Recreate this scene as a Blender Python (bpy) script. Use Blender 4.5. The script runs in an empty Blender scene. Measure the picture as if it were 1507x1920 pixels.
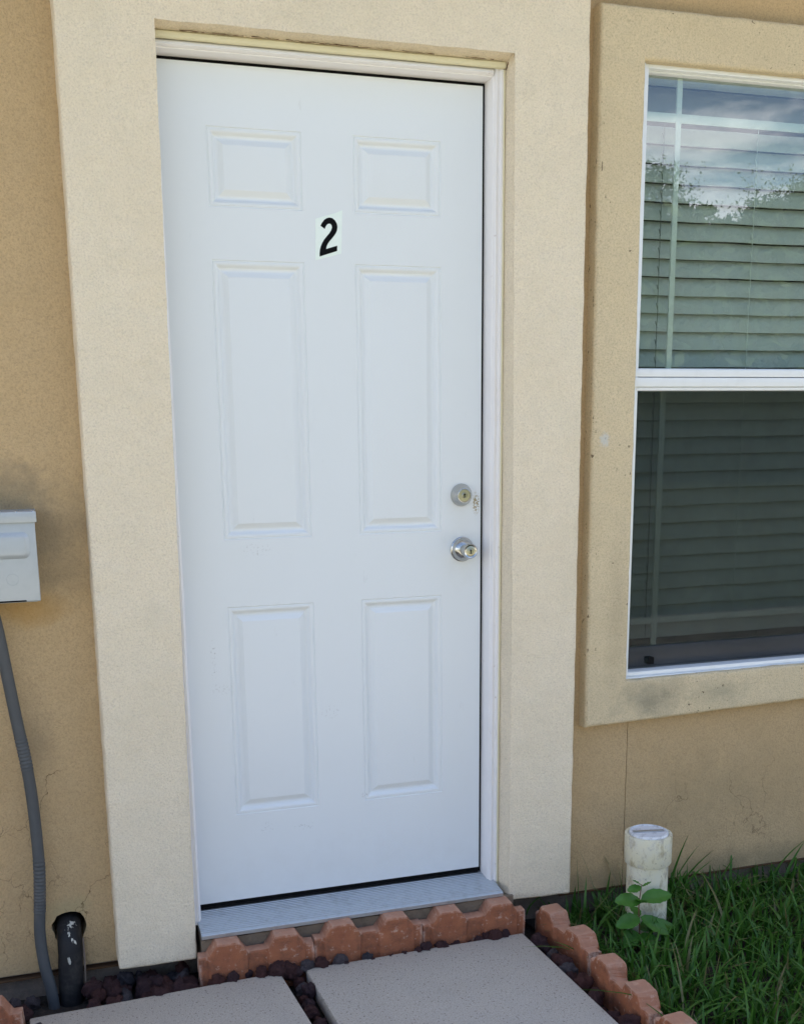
import bpy, bmesh, math, random
from mathutils import Vector, Matrix, noise
from mathutils.geometry import tessellate_polygon
R = math.radians
rnd = random.Random(7)
S = bpy.context.scene
C = S.collection

# ------------------------------------------------------------------ camera
cd = bpy.data.cameras.new('camera'); cam = bpy.data.objects.new('camera', cd); C.objects.link(cam)
S.camera = cam
cam.location = (-1.145829, -2.757313, 1.208113)
cam.rotation_mode = 'XYZ'
cam.rotation_euler = (1.348213, 0.0130366, -0.3124860)
cd.sensor_fit = 'VERTICAL'; cd.sensor_height = 24.0; cd.sensor_width = 24.0
cd.lens = 2100.94 * 24.0 / 1920
cd.shift_x = 27.84 / 1920; cd.shift_y = 328.78 / 1920
cd.clip_start = 0.05; cd.clip_end = 400
S.render.resolution_x = 803; S.render.resolution_y = 1024

# ------------------------------------------------------------------ light
SUN_EL, SUN_AZ = R(67), R(14)          # sun stands behind the house
w = bpy.data.worlds.new("World"); S.world = w; w.use_nodes = True
nt = w.node_tree; N = nt.nodes; L = nt.links
bg = N['Background']
sky = N.new('ShaderNodeTexSky'); sky.sky_type = 'NISHITA'; sky.sun_disc = False
sky.sun_elevation = SUN_EL; sky.sun_rotation = SUN_AZ
sky.air_density = 1.0; sky.dust_density = 0.6; sky.ozone_density = 2.2
tc = N.new('ShaderNodeTexCoord')
sp = N.new('ShaderNodeSeparateXYZ'); L.new(tc.outputs['Generated'], sp.inputs[0])
mx = N.new('ShaderNodeMath'); mx.operation = 'MAXIMUM'; mx.inputs[1].default_value = 0.06; L.new(sp.outputs['Z'], mx.inputs[0])
add = N.new('ShaderNodeMath'); add.operation = 'ADD'; add.inputs[1].default_value = 0.12; L.new(mx.outputs[0], add.inputs[0])
dx = N.new('ShaderNodeMath'); dx.operation = 'DIVIDE'; L.new(sp.outputs['X'], dx.inputs[0]); L.new(add.outputs[0], dx.inputs[1])
dy = N.new('ShaderNodeMath'); dy.operation = 'DIVIDE'; L.new(sp.outputs['Y'], dy.inputs[0]); L.new(add.outputs[0], dy.inputs[1])
cb = N.new('ShaderNodeCombineXYZ'); L.new(dx.outputs[0], cb.inputs[0]); L.new(dy.outputs[0], cb.inputs[1])
cn = N.new('ShaderNodeTexNoise'); cn.inputs['Scale'].default_value = 2.6; cn.inputs['Detail'].default_value = 9
cn.inputs['Roughness'].default_value = 0.55; L.new(cb.outputs[0], cn.inputs['Vector'])
cr = N.new('ShaderNodeValToRGB'); cr.color_ramp.elements[0].position = 0.50; cr.color_ramp.elements[1].position = 0.66
zr = N.new('ShaderNodeValToRGB'); e = zr.color_ramp.elements          # more cloud low over the trees, a clear belt above it
e[0].position = 0.0; e[0].color = (.66, .66, .66, 1); e[1].position = 1.0; e[1].color = (.5, .5, .5, 1)
for p_, v_ in ((.232, .625), (.252, .31), (.36, .24), (.5, .47)):
    q_ = e.new(p_); q_.color = (v_, v_, v_, 1)
L.new(sp.outputs['Z'], zr.inputs[0])
za = N.new('ShaderNodeMath'); za.operation = 'ADD'; L.new(cn.outputs['Fac'], za.inputs[0]); L.new(zr.outputs[0], za.inputs[1])
zb = N.new('ShaderNodeMath'); zb.operation = 'SUBTRACT'; zb.inputs[1].default_value = .5; L.new(za.outputs[0], zb.inputs[0])
L.new(zb.outputs[0], cr.inputs[0])
cm = N.new('ShaderNodeMixRGB'); cm.inputs['Color2'].default_value = (9.5, 9.8, 10.6, 1)
L.new(cr.outputs['Color'], cm.inputs['Fac']); L.new(sky.outputs[0], cm.inputs['Color1'])
L.new(cm.outputs[0], bg.inputs['Color'])
bg.inputs['Strength'].default_value = 0.10
sd = bpy.data.lights.new('sun', 'SUN'); sd.energy = 4.0; sd.angle = R(0.53); sd.color = (1.0, 0.95, 0.87)
so = bpy.data.objects.new('sun', sd); C.objects.link(so)
sdir = Vector((math.sin(SUN_AZ) * math.cos(SUN_EL), math.cos(SUN_AZ) * math.cos(SUN_EL), math.sin(SUN_EL)))
so.rotation_euler = sdir.to_track_quat('Z', 'Y').to_euler(); so.location = sdir * 20
S.view_settings.view_transform = 'Standard'; S.view_settings.look = 'None'
S.view_settings.exposure = 1.56; S.view_settings.gamma = 1

# ------------------------------------------------------------------ materials
class M:
    def __init__(s, name, col, rough=0.6, metal=0.0, spec=0.5):
        s.m = bpy.data.materials.new(name); s.m.use_nodes = True
        s.t = s.m.node_tree; s.N = s.t.nodes; s.L = s.t.links
        s.b = s.N['Principled BSDF']
        s.b.inputs['Base Color'].default_value = (*col, 1)
        s.b.inputs['Roughness'].default_value = rough
        s.b.inputs['Metallic'].default_value = metal
        s.b.inputs['Specular IOR Level'].default_value = spec
        s.c = None; s.col = col; s.nrm = None; s._co = None
    def co(s):
        if not s._co:
            s._co = s.N.new('ShaderNodeTexCoord').outputs['Object']
        return s._co
    def noise(s, scale, detail=3, rough=0.55, stretch=None, dist=0.0, off=0.0):
        n = s.N.new('ShaderNodeTexNoise'); n.inputs['Scale'].default_value = scale
        n.inputs['Detail'].default_value = detail; n.inputs['Roughness'].default_value = rough
        n.inputs['Distortion'].default_value = dist
        v = s.co()
        mp = s.N.new('ShaderNodeMapping'); mp.inputs['Scale'].default_value = stretch or (1, 1, 1)
        mp.inputs['Location'].default_value = (off, off * .7, off * 1.3)
        s.L.new(v, mp.inputs[0]); s.L.new(mp.outputs[0], n.inputs['Vector'])
        return n.outputs['Fac']
    def ramp(s, fac, a, b):
        r = s.N.new('ShaderNodeMapRange'); r.inputs['From Min'].default_value = a; r.inputs['From Max'].default_value = b
        r.clamp = True
        s.L.new(fac, r.inputs['Value']); return r.outputs[0]
    def math(s, op, a, b):
        n = s.N.new('ShaderNodeMath'); n.operation = op
        for i, v in enumerate((a, b)):
            if isinstance(v, (int, float)): n.inputs[i].default_value = v
            else: s.L.new(v, n.inputs[i])
        return n.outputs[0]
    def cur(s):
        if s.c is None:
            n = s.N.new('ShaderNodeRGB'); n.outputs[0].default_value = (*s.col, 1); s.c = n.outputs[0]
        return s.c
    def mix(s, fac, col, mode='MIX'):
        n = s.N.new('ShaderNodeMixRGB'); n.blend_type = mode
        if isinstance(fac, (int, float)): n.inputs['Fac'].default_value = fac
        else: s.L.new(fac, n.inputs['Fac'])
        s.L.new(s.cur(), n.inputs['Color1'])
        if isinstance(col, tuple): n.inputs['Color2'].default_value = (*col, 1)
        else: s.L.new(col, n.inputs['Color2'])
        s.c = n.outputs[0]; s.L.new(s.c, s.b.inputs['Base Color']); return s
    def blob(s, cx, cz, rx, rz, soft=0.6, nz=None, cy=None, ry=1):
        """mask of a stain centred at object-space x, z"""
        mp = s.N.new('ShaderNodeMapping'); mp.vector_type = 'POINT'
        mp.inputs['Location'].default_value = (-cx / rx, 0 if cy is None else -cy / ry, -cz / rz)
        mp.inputs['Scale'].default_value = (1 / rx, 0 if cy is None else 1 / ry, 1 / rz)
        s.L.new(s.co(), mp.inputs[0])
        ln = s.N.new('ShaderNodeVectorMath'); ln.operation = 'LENGTH'; s.L.new(mp.outputs[0], ln.inputs[0])
        v = ln.outputs['Value']
        if nz is not None: v = s.math('ADD', v, s.math('MULTIPLY', s.math('SUBTRACT', nz, 0.5), 1.6))
        return s.ramp(v, 1.0, 1.0 - soft)
    def bump(s, fac, strength, dist):
        n = s.N.new('ShaderNodeBump'); n.inputs['Strength'].default_value = strength; n.inputs['Distance'].default_value = dist
        s.L.new(fac, n.inputs['Height'])
        if s.nrm is not None: s.L.new(s.nrm, n.inputs['Normal'])
        s.nrm = n.outputs[0]; s.L.new(s.nrm, s.b.inputs['Normal']); return s
    def rough(s, fac, a, b):
        r = s.N.new('ShaderNodeMapRange'); r.inputs['To Min'].default_value = a; r.inputs['To Max'].default_value = b
        s.L.new(fac, r.inputs['Value']); s.L.new(r.outputs[0], s.b.inputs['Roughness']); return s

def stucco(name, col, var=0.5, bump=0.8):
    m = M(name, col, 0.95, 0, 0.2)
    g = m.noise(230, 3, 0.75); g2 = m.noise(110, 3, 0.6, off=3); big = m.noise(3.5, 4, 0.6, off=9); med = m.noise(26, 4, 0.6, off=5)
    dark = tuple(c * 0.62 for c in col); light = tuple(min(1, c * 1.22) for c in col)
    m.mix(m.math('MULTIPLY', m.ramp(g, 0.50, 0.33), var * 1.25), dark)
    m.mix(m.math('MULTIPLY', m.ramp(g, 0.52, 0.68), var * 1.0), light)
    m.mix(m.math('MULTIPLY', m.ramp(med, 0.45, 0.75), 0.22), tuple(c * .8 for c in col))
    m.mix(m.math('MULTIPLY', m.ramp(big, 0.42, 0.72), 0.32), tuple(c * k for c, k in zip(col, (.86, .84, .78))))
    m.bump(m.math('ADD', g, m.math('MULTIPLY', g2, 0.8)), bump, 0.0035)
    m.bump(med, 0.35, 0.008)
    m.bump(m.noise(7, 3, .5, off=12), 0.35, 0.03)
    return m

WALLC = (0.555, 0.40, 0.225)
m_wall = stucco('wall_stucco', WALLC, .45)
nz = m_wall.noise(14, 5, 0.6, off=2); nzs = m_wall.noise(45, 4, 0.6, off=4)
# mildew round the meter box and beside the conduit, rust-yellow streak below the box
m_wall.mix(m_wall.math('MULTIPLY', m_wall.blob(-1.11, 0.99, 0.13, 0.17, 0.9, nz), 0.48), (0.17, 0.15, 0.11))
m_wall.mix(m_wall.math('MULTIPLY', m_wall.blob(-1.26, 1.10, 0.22, 0.07, 0.9, nz), 0.55), (0.17, 0.15, 0.11))
m_wall.mix(m_wall.math('MULTIPLY', m_wall.blob(-1.155, 0.50, 0.05, 0.13, 0.9, nz), 0.40), (0.22, 0.18, 0.12))
m_wall.mix(m_wall.math('MULTIPLY', m_wall.blob(-1.17, 0.82, 0.12, 0.05, 0.9, nz), 0.55), (0.45, 0.25, 0.06))
m_wall.mix(m_wall.math('MULTIPLY', m_wall.blob(-1.30, 0.25, 0.2, 0.5, 0.9, nz), 0.35), (0.52, 0.33, 0.16))
m_wall.mix(m_wall.math('MULTIPLY', m_wall.blob(0.8, -0.08, 0.9, 0.06, 0.9, nz), 0.45), (0.20, 0.17, 0.10))
m_wall.mix(m_wall.math('MULTIPLY', m_wall.blob(0.75, 0.16, 0.5, 0.16, 0.95, nz), 0.35), (0.30, 0.24, 0.14))
m_wall.mix(m_wall.math('MULTIPLY', m_wall.blob(-1.118, 0.05, 0.065, 0.05, 0.7, nz), 0.5), (0.42, 0.36, 0.20))
# hairline cracks, low on the wall
def cracks(m, sc, masks, wd=0.006, strength=0.75, off=0.0):
    v = m.N.new('ShaderNodeTexVoronoi'); v.feature = 'DISTANCE_TO_EDGE'; v.inputs['Scale'].default_value = sc
    mp = m.N.new('ShaderNodeMapping'); mp.inputs['Scale'].default_value = (1.3, 0, 0.55); mp.inputs['Location'].default_value = (off, 0, off)
    dn = m.N.new('ShaderNodeTexNoise'); dn.inputs['Scale'].default_value = 11; dn.inputs['Detail'].default_value = 6
    mv = m.N.new('ShaderNodeMixRGB'); mv.blend_type = 'ADD'; mv.inputs['Fac'].default_value = 0.16
    m.L.new(m.co(), dn.inputs['Vector']); m.L.new(m.co(), mp.inputs[0])
    m.L.new(mp.outputs[0], mv.inputs['Color1']); m.L.new(dn.outputs['Color'], mv.inputs['Color2'])
    m.L.new(mv.outputs[0], v.inputs['Vector'])
    f = m.ramp(v.outputs['Distance'], wd, wd * .3)
    br = m.ramp(m.noise(9, 4, 0.6, off=7 + off), 0.46, 0.56)
    f = m.math('MULTIPLY', f, br)
    for k in masks: f = m.math('MULTIPLY', f, k)
    m.mix(m.math('MULTIPLY', f, strength), (0.12, 0.075, 0.03))
cracks(m_wall, 5.0, [m_wall.blob(-1.2, 0.20, 0.42, 0.38, 0.5)], 0.006, .8)
cracks(m_wall, 11.0, [m_wall.blob(-1.24, 0.14, 0.2, 0.3, 0.6)], 0.010, .6, 5.3)
cracks(m_wall, 4.0, [m_wall.blob(0.72, 0.1, 0.4, 0.34, 0.5)], 0.006, .5, 3.1)

TRIMC = (0.69, 0.57, 0.38)
m_wtrim = stucco('window_surround_stucco', TRIMC)
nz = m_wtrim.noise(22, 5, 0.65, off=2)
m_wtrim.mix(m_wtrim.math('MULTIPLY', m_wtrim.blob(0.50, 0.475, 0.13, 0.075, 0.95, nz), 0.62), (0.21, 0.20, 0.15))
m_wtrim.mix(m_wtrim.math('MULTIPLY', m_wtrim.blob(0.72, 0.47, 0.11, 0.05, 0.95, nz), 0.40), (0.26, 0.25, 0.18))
m_wtrim.mix(m_wtrim.math('MULTIPLY', m_wtrim.blob(0.38, 0.72, 0.05, 0.3, 0.95, nz), 0.30), (0.33, 0.26, 0.16))
nzs = m_wtrim.noise(160, 3, 0.6, off=1)
m_wtrim.mix(m_wtrim.math('MULTIPLY', m_wtrim.blob(0.326, 1.185, 0.016, 0.022, 0.5, nzs), 0.75), (0.62, 0.62, 0.60))
sp_ = m_wtrim.math('MULTIPLY', m_wtrim.ramp(m_wtrim.noise(75, 2, .5, off=8), .70, .73), m_wtrim.ramp(m_wtrim.noise(4, 2, .5, off=3), .5, .6))
m_wtrim.mix(m_wtrim.math('MULTIPLY', sp_, 0.8), (0.07, 0.04, 0.02))

ch = m_wtrim.math('MULTIPLY', m_wtrim.blob(0.292, 1.3, .013, 1.05, .4), m_wtrim.ramp(m_wtrim.noise(90, 3, .6, off=18, stretch=(1, 1, .5)), .64, .68))
m_wtrim.mix(m_wtrim.math('MULTIPLY', ch, .85), (.10, .06, .03))
m_band = stucco('door_surround_stucco', (0.86, 0.745, 0.575), 0.36, 1.0)
nz = m_band.noise(9, 5, 0.65, off=2)
m_band.mix(m_band.math('MULTIPLY', m_band.ramp(nz, .5, .75), 0.16), (0.62, 0.58, 0.44))

m_door = M('white_door_paint', (0.745, 0.775, 0.795), 0.36, 0, 0.45)
m_door.bump(m_door.noise(60, 3, .6), 0.10, 0.002).bump(m_door.noise(700, 2, .5, stretch=(1, 1, .15)), 0.06, 0.0006)
m_door.rough(m_door.noise(18, 4, .6, off=3), 0.28, 0.48)
m_door.mix(m_door.math('MULTIPLY', m_door.ramp(m_door.noise(5, 4, .6, off=4), .5, .8), .10), (.70, .70, .66))
sm = m_door.noise(150, 3, .6, off=5)
gn = m_door.noise(24, 5, .65, off=14)
m_door.mix(m_door.math('MULTIPLY', m_door.blob(-.05, .96, .07, .16, .9, gn), .14), (.52, .50, .45))
m_door.mix(m_door.math('MULTIPLY', m_door.blob(-.4, .0, .6, .16, .9, gn), .16), (.55, .54, .52))
lg = m_door.noise(30, 4, .7, off=31, stretch=(1, 1, .25))
m_door.mix(m_door.math('MULTIPLY', m_door.ramp(lg, .66, .72), .22), (.55, .56, .57))
def scuff(cx, cz, rx, rz, k, col=(0.42, 0.42, 0.42), thr=(.56, .66)):
    f = m_door.math('MULTIPLY', m_door.blob(cx, cz, rx, rz, .5), m_door.ramp(sm, *thr))
    m_door.mix(m_door.math('MULTIPLY', f, k), col)
scuff(-0.720, 0.66, .010, .06, .8); scuff(-0.705, 0.585, .04, .02, .35); scuff(-0.50, 0.195, .03, .012, .9)
scuff(-0.013, 1.028, .012, .034, 1.0, (0.36, 0.29, 0.17), (.46, .54)); scuff(-0.33, 0.262, .012, .012, .9)
scuff(-0.42, 0.50, .03, .02, .5); scuff(-0.60, 0.20, .02, .02, .6); scuff(-0.6, 0.93, .05, .02, .5)

m_jamb = M('white_frame_paint', (0.83, 0.81, 0.815), 0.42)
m_jamb.bump(m_jamb.noise(90, 3, .6, stretch=(1, 1, .25)), 0.18, 0.0015)
m_jamb.mix(m_jamb.math('MULTIPLY', m_jamb.ramp(m_jamb.noise(12, 4, .6), .5, .75), .22), (.66, .62, .60))
m_jamb.mix(m_jamb.math('MULTIPLY', m_jamb.ramp(m_jamb.noise(45, 4, .7, off=3), .66, .74), .5), (.45, .36, .34))
m_caulk = M('cream_caulk', (0.72, 0.66, 0.45), 0.7); m_caulk.bump(m_caulk.noise(80, 4), 0.5, 0.003)
m_crack = M('brown_crack', (0.10, 0.05, 0.02), 0.95)
m_black = M('black_rubber', (0.006, 0.006, 0.007), 0.8, 0, .12); m_black.bump(m_black.noise(200), .2, .001)
m_alu = M('mill_aluminium', (0.50, 0.52, 0.54), 0.42, 0.8)
m_alu.rough(m_alu.noise(30, 4, .6), .3, .55); m_alu.mix(m_alu.math('MULTIPLY', m_alu.ramp(m_alu.noise(40, 5, .7), .5, .72), .4), (.27, .265, .25))
m_nickel = M('satin_nickel', (0.50, 0.50, 0.48), 0.20, 1.0); m_nickel.rough(m_nickel.noise(60), .16, .30)
m_nickel_y = M('brushed_key_face', (0.50, 0.48, 0.36), 0.34, 1.0); m_nickel_y.rough(m_nickel_y.noise(300), .28, .45)
m_key = M('dark_keyway', (0.01, 0.01, 0.01), 0.6)
m_vinyl = M('white_vinyl', (0.80, 0.82, 0.83), 0.32); m_vinyl.bump(m_vinyl.noise(40), .06, .001)
m_vinyl.mix(m_vinyl.math('MULTIPLY', m_vinyl.ramp(m_vinyl.noise(25, 4, .6), .5, .8), .25), (.60, .60, .56))
m_sashmetal = M('grey_sash_rail', (0.33, 0.32, 0.35), 0.4, 0.3)
m_sashmetal.mix(m_sashmetal.math('MULTIPLY', m_sashmetal.ramp(m_sashmetal.noise(30, 4, .6), .45, .75), .4), (.25, .24, .25))
m_grille = M('pale_grille_bar', (0.72, 0.76, 0.74), 0.5); m_grille.bump(m_grille.noise(60), .05, .001)
m_slat = M('blind_slat', (0.60, 0.62, 0.60), 0.42)
m_slat.bump(m_slat.noise(50, 4, .6, stretch=(.15, 1, 1)), .15, .001)
m_slat.mix(m_slat.math('MULTIPLY', m_slat.ramp(m_slat.noise(6, 4, .6), .4, .75), .25), (.48, .47, .44))
m_cord = M('blind_cord', (0.18, 0.19, 0.18), 0.8); m_cord.bump(m_cord.noise(500), .3, .001)
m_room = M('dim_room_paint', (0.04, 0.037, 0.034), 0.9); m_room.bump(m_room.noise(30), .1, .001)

def glass_mat(name, tint, refl):
    m = bpy.data.materials.new(name); m.use_nodes = True; t = m.node_tree; t.nodes.clear()
    o = t.nodes.new('ShaderNodeOutputMaterial'); mix = t.nodes.new('ShaderNodeMixShader')
    tr = t.nodes.new('ShaderNodeBsdfTransparent'); tr.inputs[0].default_value = (*tint, 1)
    gl = t.nodes.new('ShaderNodeBsdfGlossy'); gl.inputs['Roughness'].default_value = 0.004
    gl.inputs['Color'].default_value = (.96, .98, 1, 1)
    fr = t.nodes.new('ShaderNodeFresnel'); fr.inputs[0].default_value = 1.5
    ml = t.nodes.new('ShaderNodeMath'); ml.operation = 'MULTIPLY'; ml.inputs[1].default_value = refl; ml.use_clamp = True
    tcn = t.nodes.new('ShaderNodeTexCoord'); ns = t.nodes.new('ShaderNodeTexNoise'); ns.inputs['Scale'].default_value = 2.2; ns.inputs['Detail'].default_value = 1
    bp = t.nodes.new('ShaderNodeBump'); bp.inputs['Strength'].default_value = 0.25; bp.inputs['Distance'].default_value = 0.003
    t.links.new(tcn.outputs['Object'], ns.inputs['Vector']); t.links.new(ns.outputs['Fac'], bp.inputs['Height'])
    t.links.new(bp.outputs[0], gl.inputs['Normal'])
    # dust film
    df = t.nodes.new('ShaderNodeBsdfDiffuse'); df.inputs[0].default_value = (.55, .56, .52, 1)
    n2 = t.nodes.new('ShaderNodeTexNoise'); n2.inputs['Scale'].default_value = 14; n2.inputs['Detail'].default_value = 7; n2.inputs['Roughness'].default_value = .7
    t.links.new(tcn.outputs['Object'], n2.inputs['Vector'])
    mr = t.nodes.new('ShaderNodeMapRange'); mr.inputs['From Min'].default_value = .45; mr.inputs['From Max'].default_value = .8
    mr.inputs['To Min'].default_value = 0.015; mr.inputs['To Max'].default_value = .14
    t.links.new(n2.outputs['Fac'], mr.inputs[0])
    m2 = t.nodes.new('ShaderNodeMixShader'); t.links.new(mr.outputs[0], m2.inputs[0]); t.links.new(tr.outputs[0], m2.inputs[1]); t.links.new(df.outputs[0], m2.inputs[2])
    t.links.new(fr.outputs[0], ml.inputs[0]); t.links.new(ml.outputs[0], mix.inputs[0])
    t.links.new(m2.outputs[0], mix.inputs[1]); t.links.new(gl.outputs[0], mix.inputs[2])
    # the pane is a thin solid: all tint and mirror sit on the face met first, the inner face lets light straight on
    gm = t.nodes.new('ShaderNodeNewGeometry'); clr = t.nodes.new('ShaderNodeBsdfTransparent'); m3 = t.nodes.new('ShaderNodeMixShader')
    t.links.new(gm.outputs['Backfacing'], m3.inputs[0]); t.links.new(mix.outputs[0], m3.inputs[1]); t.links.new(clr.outputs[0], m3.inputs[2])
    t.links.new(m3.outputs[0], o.inputs[0])
    return m
m_glass = glass_mat('window_glass', (0.72, 0.80, 0.75), 3.2)
m_glass_low = glass_mat('lower_window_glass', (0.72, 0.80, 0.75), 1.6)
# fibreglass insect screen: thread too fine to draw one by one, so an even part-open sheet
m_screen = bpy.data.materials.new('insect_mesh'); m_screen.use_nodes = True
t = m_screen.node_tree; t.nodes.clear()
o_ = t.nodes.new('ShaderNodeOutputMaterial'); mi = t.nodes.new('ShaderNodeMixShader'); tr = t.nodes.new('ShaderNodeBsdfTransparent')
di = t.nodes.new('ShaderNodeBsdfDiffuse'); di.inputs[0].default_value = (.022, .028, .028, 1)
nn = t.nodes.new('ShaderNodeTexNoise'); nn.inputs['Scale'].default_value = 3; mr_ = t.nodes.new('ShaderNodeMapRange')
mr_.inputs['To Min'].default_value = .33; mr_.inputs['To Max'].default_value = .43
t.links.new(nn.outputs['Fac'], mr_.inputs[0]); t.links.new(mr_.outputs[0], mi.inputs[0])
t.links.new(tr.outputs[0], mi.inputs[1]); t.links.new(di.outputs[0], mi.inputs[2]); t.links.new(mi.outputs[0], o_.inputs[0])

m_box = M('galvanised_grey_paint', (0.45, 0.485, 0.51), 0.45, 0.25)
m_box.mix(m_box.math('MULTIPLY', m_box.ramp(m_box.noise(35, 5, .65), .45, .75), .3), (.34, .37, .40)); m_box.bump(m_box.noise(90, 3), .12, .001)
m_conduit = M('grey_pvc_conduit', (0.062, 0.068, 0.075), 0.5)
m_conduit.mix(m_conduit.math('MULTIPLY', m_conduit.ramp(m_conduit.noise(25, 4), .45, .7), .35), (.095, .10, .105)); m_conduit.bump(m_conduit.noise(120), .15, .001)
m_pipe = M('black_abs_pipe', (0.014, 0.014, 0.016), 0.62, 0, .3)
pn = m_pipe.noise(38, 4, .6, stretch=(1, 1, .45))
m_pipe.mix(m_pipe.math('MULTIPLY', m_pipe.ramp(pn, .60, .63), m_pipe.blob(-1.11, -0.02, .03, .12, .7)), (.62, .60, .52))
m_pipe.mix(m_pipe.math('MULTIPLY', m_pipe.ramp(m_pipe.noise(20, 5, .7, off=4), .5, .8), .5), (.10, .09, .08)); m_pipe.bump(m_pipe.noise(60, 4), .3, .003)
m_pvc = M('weathered_pvc', (0.74, 0.70, 0.53), 0.5)
m_pvc.mix(m_pvc.math('MULTIPLY', m_pvc.ramp(m_pvc.noise(22, 5, .65), .45, .7), .45), (.66, .66, .64))
m_pvc.mix(m_pvc.math('MULTIPLY', m_pvc.ramp(m_pvc.noise(40, 5, .7, off=6, stretch=(1, 1, .4)), .53, .66), .7), (.36, .29, .15))
m_pvc.mix(m_pvc.math('MULTIPLY', m_pvc.ramp(m_pvc.noise(30, 5, .7, off=16), .54, .64), .55), (.42, .40, .38))
m_pvc.mix(m_pvc.math('MULTIPLY', m_pvc.ramp(m_pvc.noise(120, 3, .6, off=9), .64, .70), .7), (.22, .18, .11)); m_pvc.bump(m_pvc.noise(70, 3), .15, .002)
m_plug = M('white_pvc_plug', (0.72, 0.74, 0.78), 0.45)
m_plug.mix(m_plug.math('MULTIPLY', m_plug.ramp(m_plug.noise(60, 5, .7), .5, .66), .6), (.30, .30, .33)); m_plug.bump(m_plug.noise(150), .2, .001)
m_paver = M('concrete_paver', (0.485, 0.435, 0.38), 0.92, 0, .3)
g = m_paver.noise(300, 3, .6); g3 = m_paver.noise(9, 5, .6, off=2)
m_paver.mix(m_paver.math('MULTIPLY', m_paver.ramp(g3, .38, .7), .35), (.385, .345, .31))
m_paver.mix(m_paver.math('MULTIPLY', m_paver.ramp(m_paver.noise(3.2, 4, .6, off=6), .5, .75), .35), (.44, .37, .30))
m_paver.mix(m_paver.math('MULTIPLY', m_paver.ramp(g, .48, .60), .6), (.30, .26, .225))
m_paver.mix(m_paver.math('MULTIPLY', m_paver.ramp(m_paver.noise(150, 2, .5, off=5), .63, .67), .8), (.16, .135, .12))
m_paver.mix(m_paver.math('MULTIPLY', m_paver.ramp(m_paver.noise(200, 2, .5, off=8), .66, .70), .6), (.66, .63, .59))
m_paver.bump(g, .45, .0015).bump(m_paver.noise(40, 4), .25, .003)
m_brick = M('terracotta_concrete', (0.39, 0.142, 0.068), 0.88, 0, .3)
g = m_brick.noise(300, 3, .6); g3 = m_brick.noise(16, 5, .65, off=2)
m_brick.mix(m_brick.math('MULTIPLY', m_brick.ramp(g3, .40, .66), .75), (.30, .105, .055))
m_brick.mix(m_brick.math('MULTIPLY', m_brick.ramp(m_brick.noise(30, 5, .7, off=15), .50, .66), .55), (.15, .075, .05))
m_brick.mix(m_brick.math('MULTIPLY', m_brick.ramp(g, .58, .68), .5), (.20, .08, .05))
m_brick.mix(m_brick.math('MULTIPLY', m_brick.ramp(m_brick.noise(48, 5, .7, off=7), .58, .66), .65), (.62, .42, .32))
m_brick.bump(g, .7, .003).bump(m_brick.noise(60, 5, .7), .6, .006)
pg = m_brick.N.new('ShaderNodeNewGeometry'); pe = m_brick.ramp(pg.outputs['Pointiness'], .53, .60)
m_brick.mix(m_brick.math('MULTIPLY', m_brick.math('MULTIPLY', pe, m_brick.ramp(m_brick.noise(70, 4, .7, off=21), .38, .58)), .75), (.70, .50, .40))
# faces that point up are mixed paler, by face normal
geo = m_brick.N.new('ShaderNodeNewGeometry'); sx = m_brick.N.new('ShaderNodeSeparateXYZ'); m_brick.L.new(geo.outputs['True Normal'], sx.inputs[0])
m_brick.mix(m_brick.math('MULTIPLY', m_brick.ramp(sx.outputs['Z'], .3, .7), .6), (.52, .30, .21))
def rockmat(name, c1, c2):
    m = M(name, c1, .95, 0, .2); oi = m.N.new('ShaderNodeObjectInfo')
    m.mix(oi.outputs['Random'], c2); pv = m.noise(130, 3, .6)
    m.mix(m.math('MULTIPLY', m.ramp(pv, .5, .38), .8), tuple(k * .3 for k in c1)); m.bump(pv, .9, .006); return m
m_rock_r = rockmat('red_lava', (0.12, 0.05, 0.043), (0.075, 0.045, 0.052))
m_rock_k = rockmat('black_lava', (0.075, 0.072, 0.085), (0.15, 0.12, 0.125))
m_soil = M('dark_soil', (0.035, 0.026, 0.02), .95); m_soil.bump(m_soil.noise(60, 6, .7), 1, .02)
m_soil.mix(m_soil.math('MULTIPLY', m_soil.ramp(m_soil.noise(90, 4), .5, .7), .6), (.07, .045, .03))
m_found = M('foundation_concrete', (0.26, 0.20, 0.155), .95); m_found.bump(m_found.noise(40, 6, .7), .8, .01)
m_found.mix(m_found.math('MULTIPLY', m_found.ramp(m_found.noise(18, 5, .7), .45, .7), .7), (.11, .085, .07))
m_mortar = M('sill_mortar', (0.22, 0.17, 0.12), .95); m_mortar.bump(m_mortar.noise(50, 5, .7), .8, .008)
m_mortar.mix(m_mortar.math('MULTIPLY', m_mortar.ramp(m_mortar.noise(25, 5, .7), .5, .7), .7), (.10, .08, .055))
m_lawn = M('lawn_green', (0.13, 0.15, 0.055), .95); m_lawn.bump(m_lawn.noise(30, 6, .7), 1, .03)
m_lawn.mix(m_lawn.ramp(m_lawn.noise(3, 6, .7), .35, .7), (.20, .20, .07))
m_bounce = M('bounce_slab_concrete', (0.50, 0.45, 0.36), .9); m_bounce.bump(m_bounce.noise(90, 4), .3, .002)
m_bounce.mix(m_bounce.math('MULTIPLY', m_bounce.ramp(m_bounce.noise(4, 5), .4, .7), .4), (.36, .33, .28))
m_roof = M('roof_shingle', (0.16, 0.13, 0.11), .95); m_roof.bump(m_roof.noise(40, 4), .5, .01)
m_soffit = M('soffit_paint', (0.50, 0.42, 0.30), .8); m_soffit.bump(m_soffit.noise(60), .2, .002)
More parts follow.
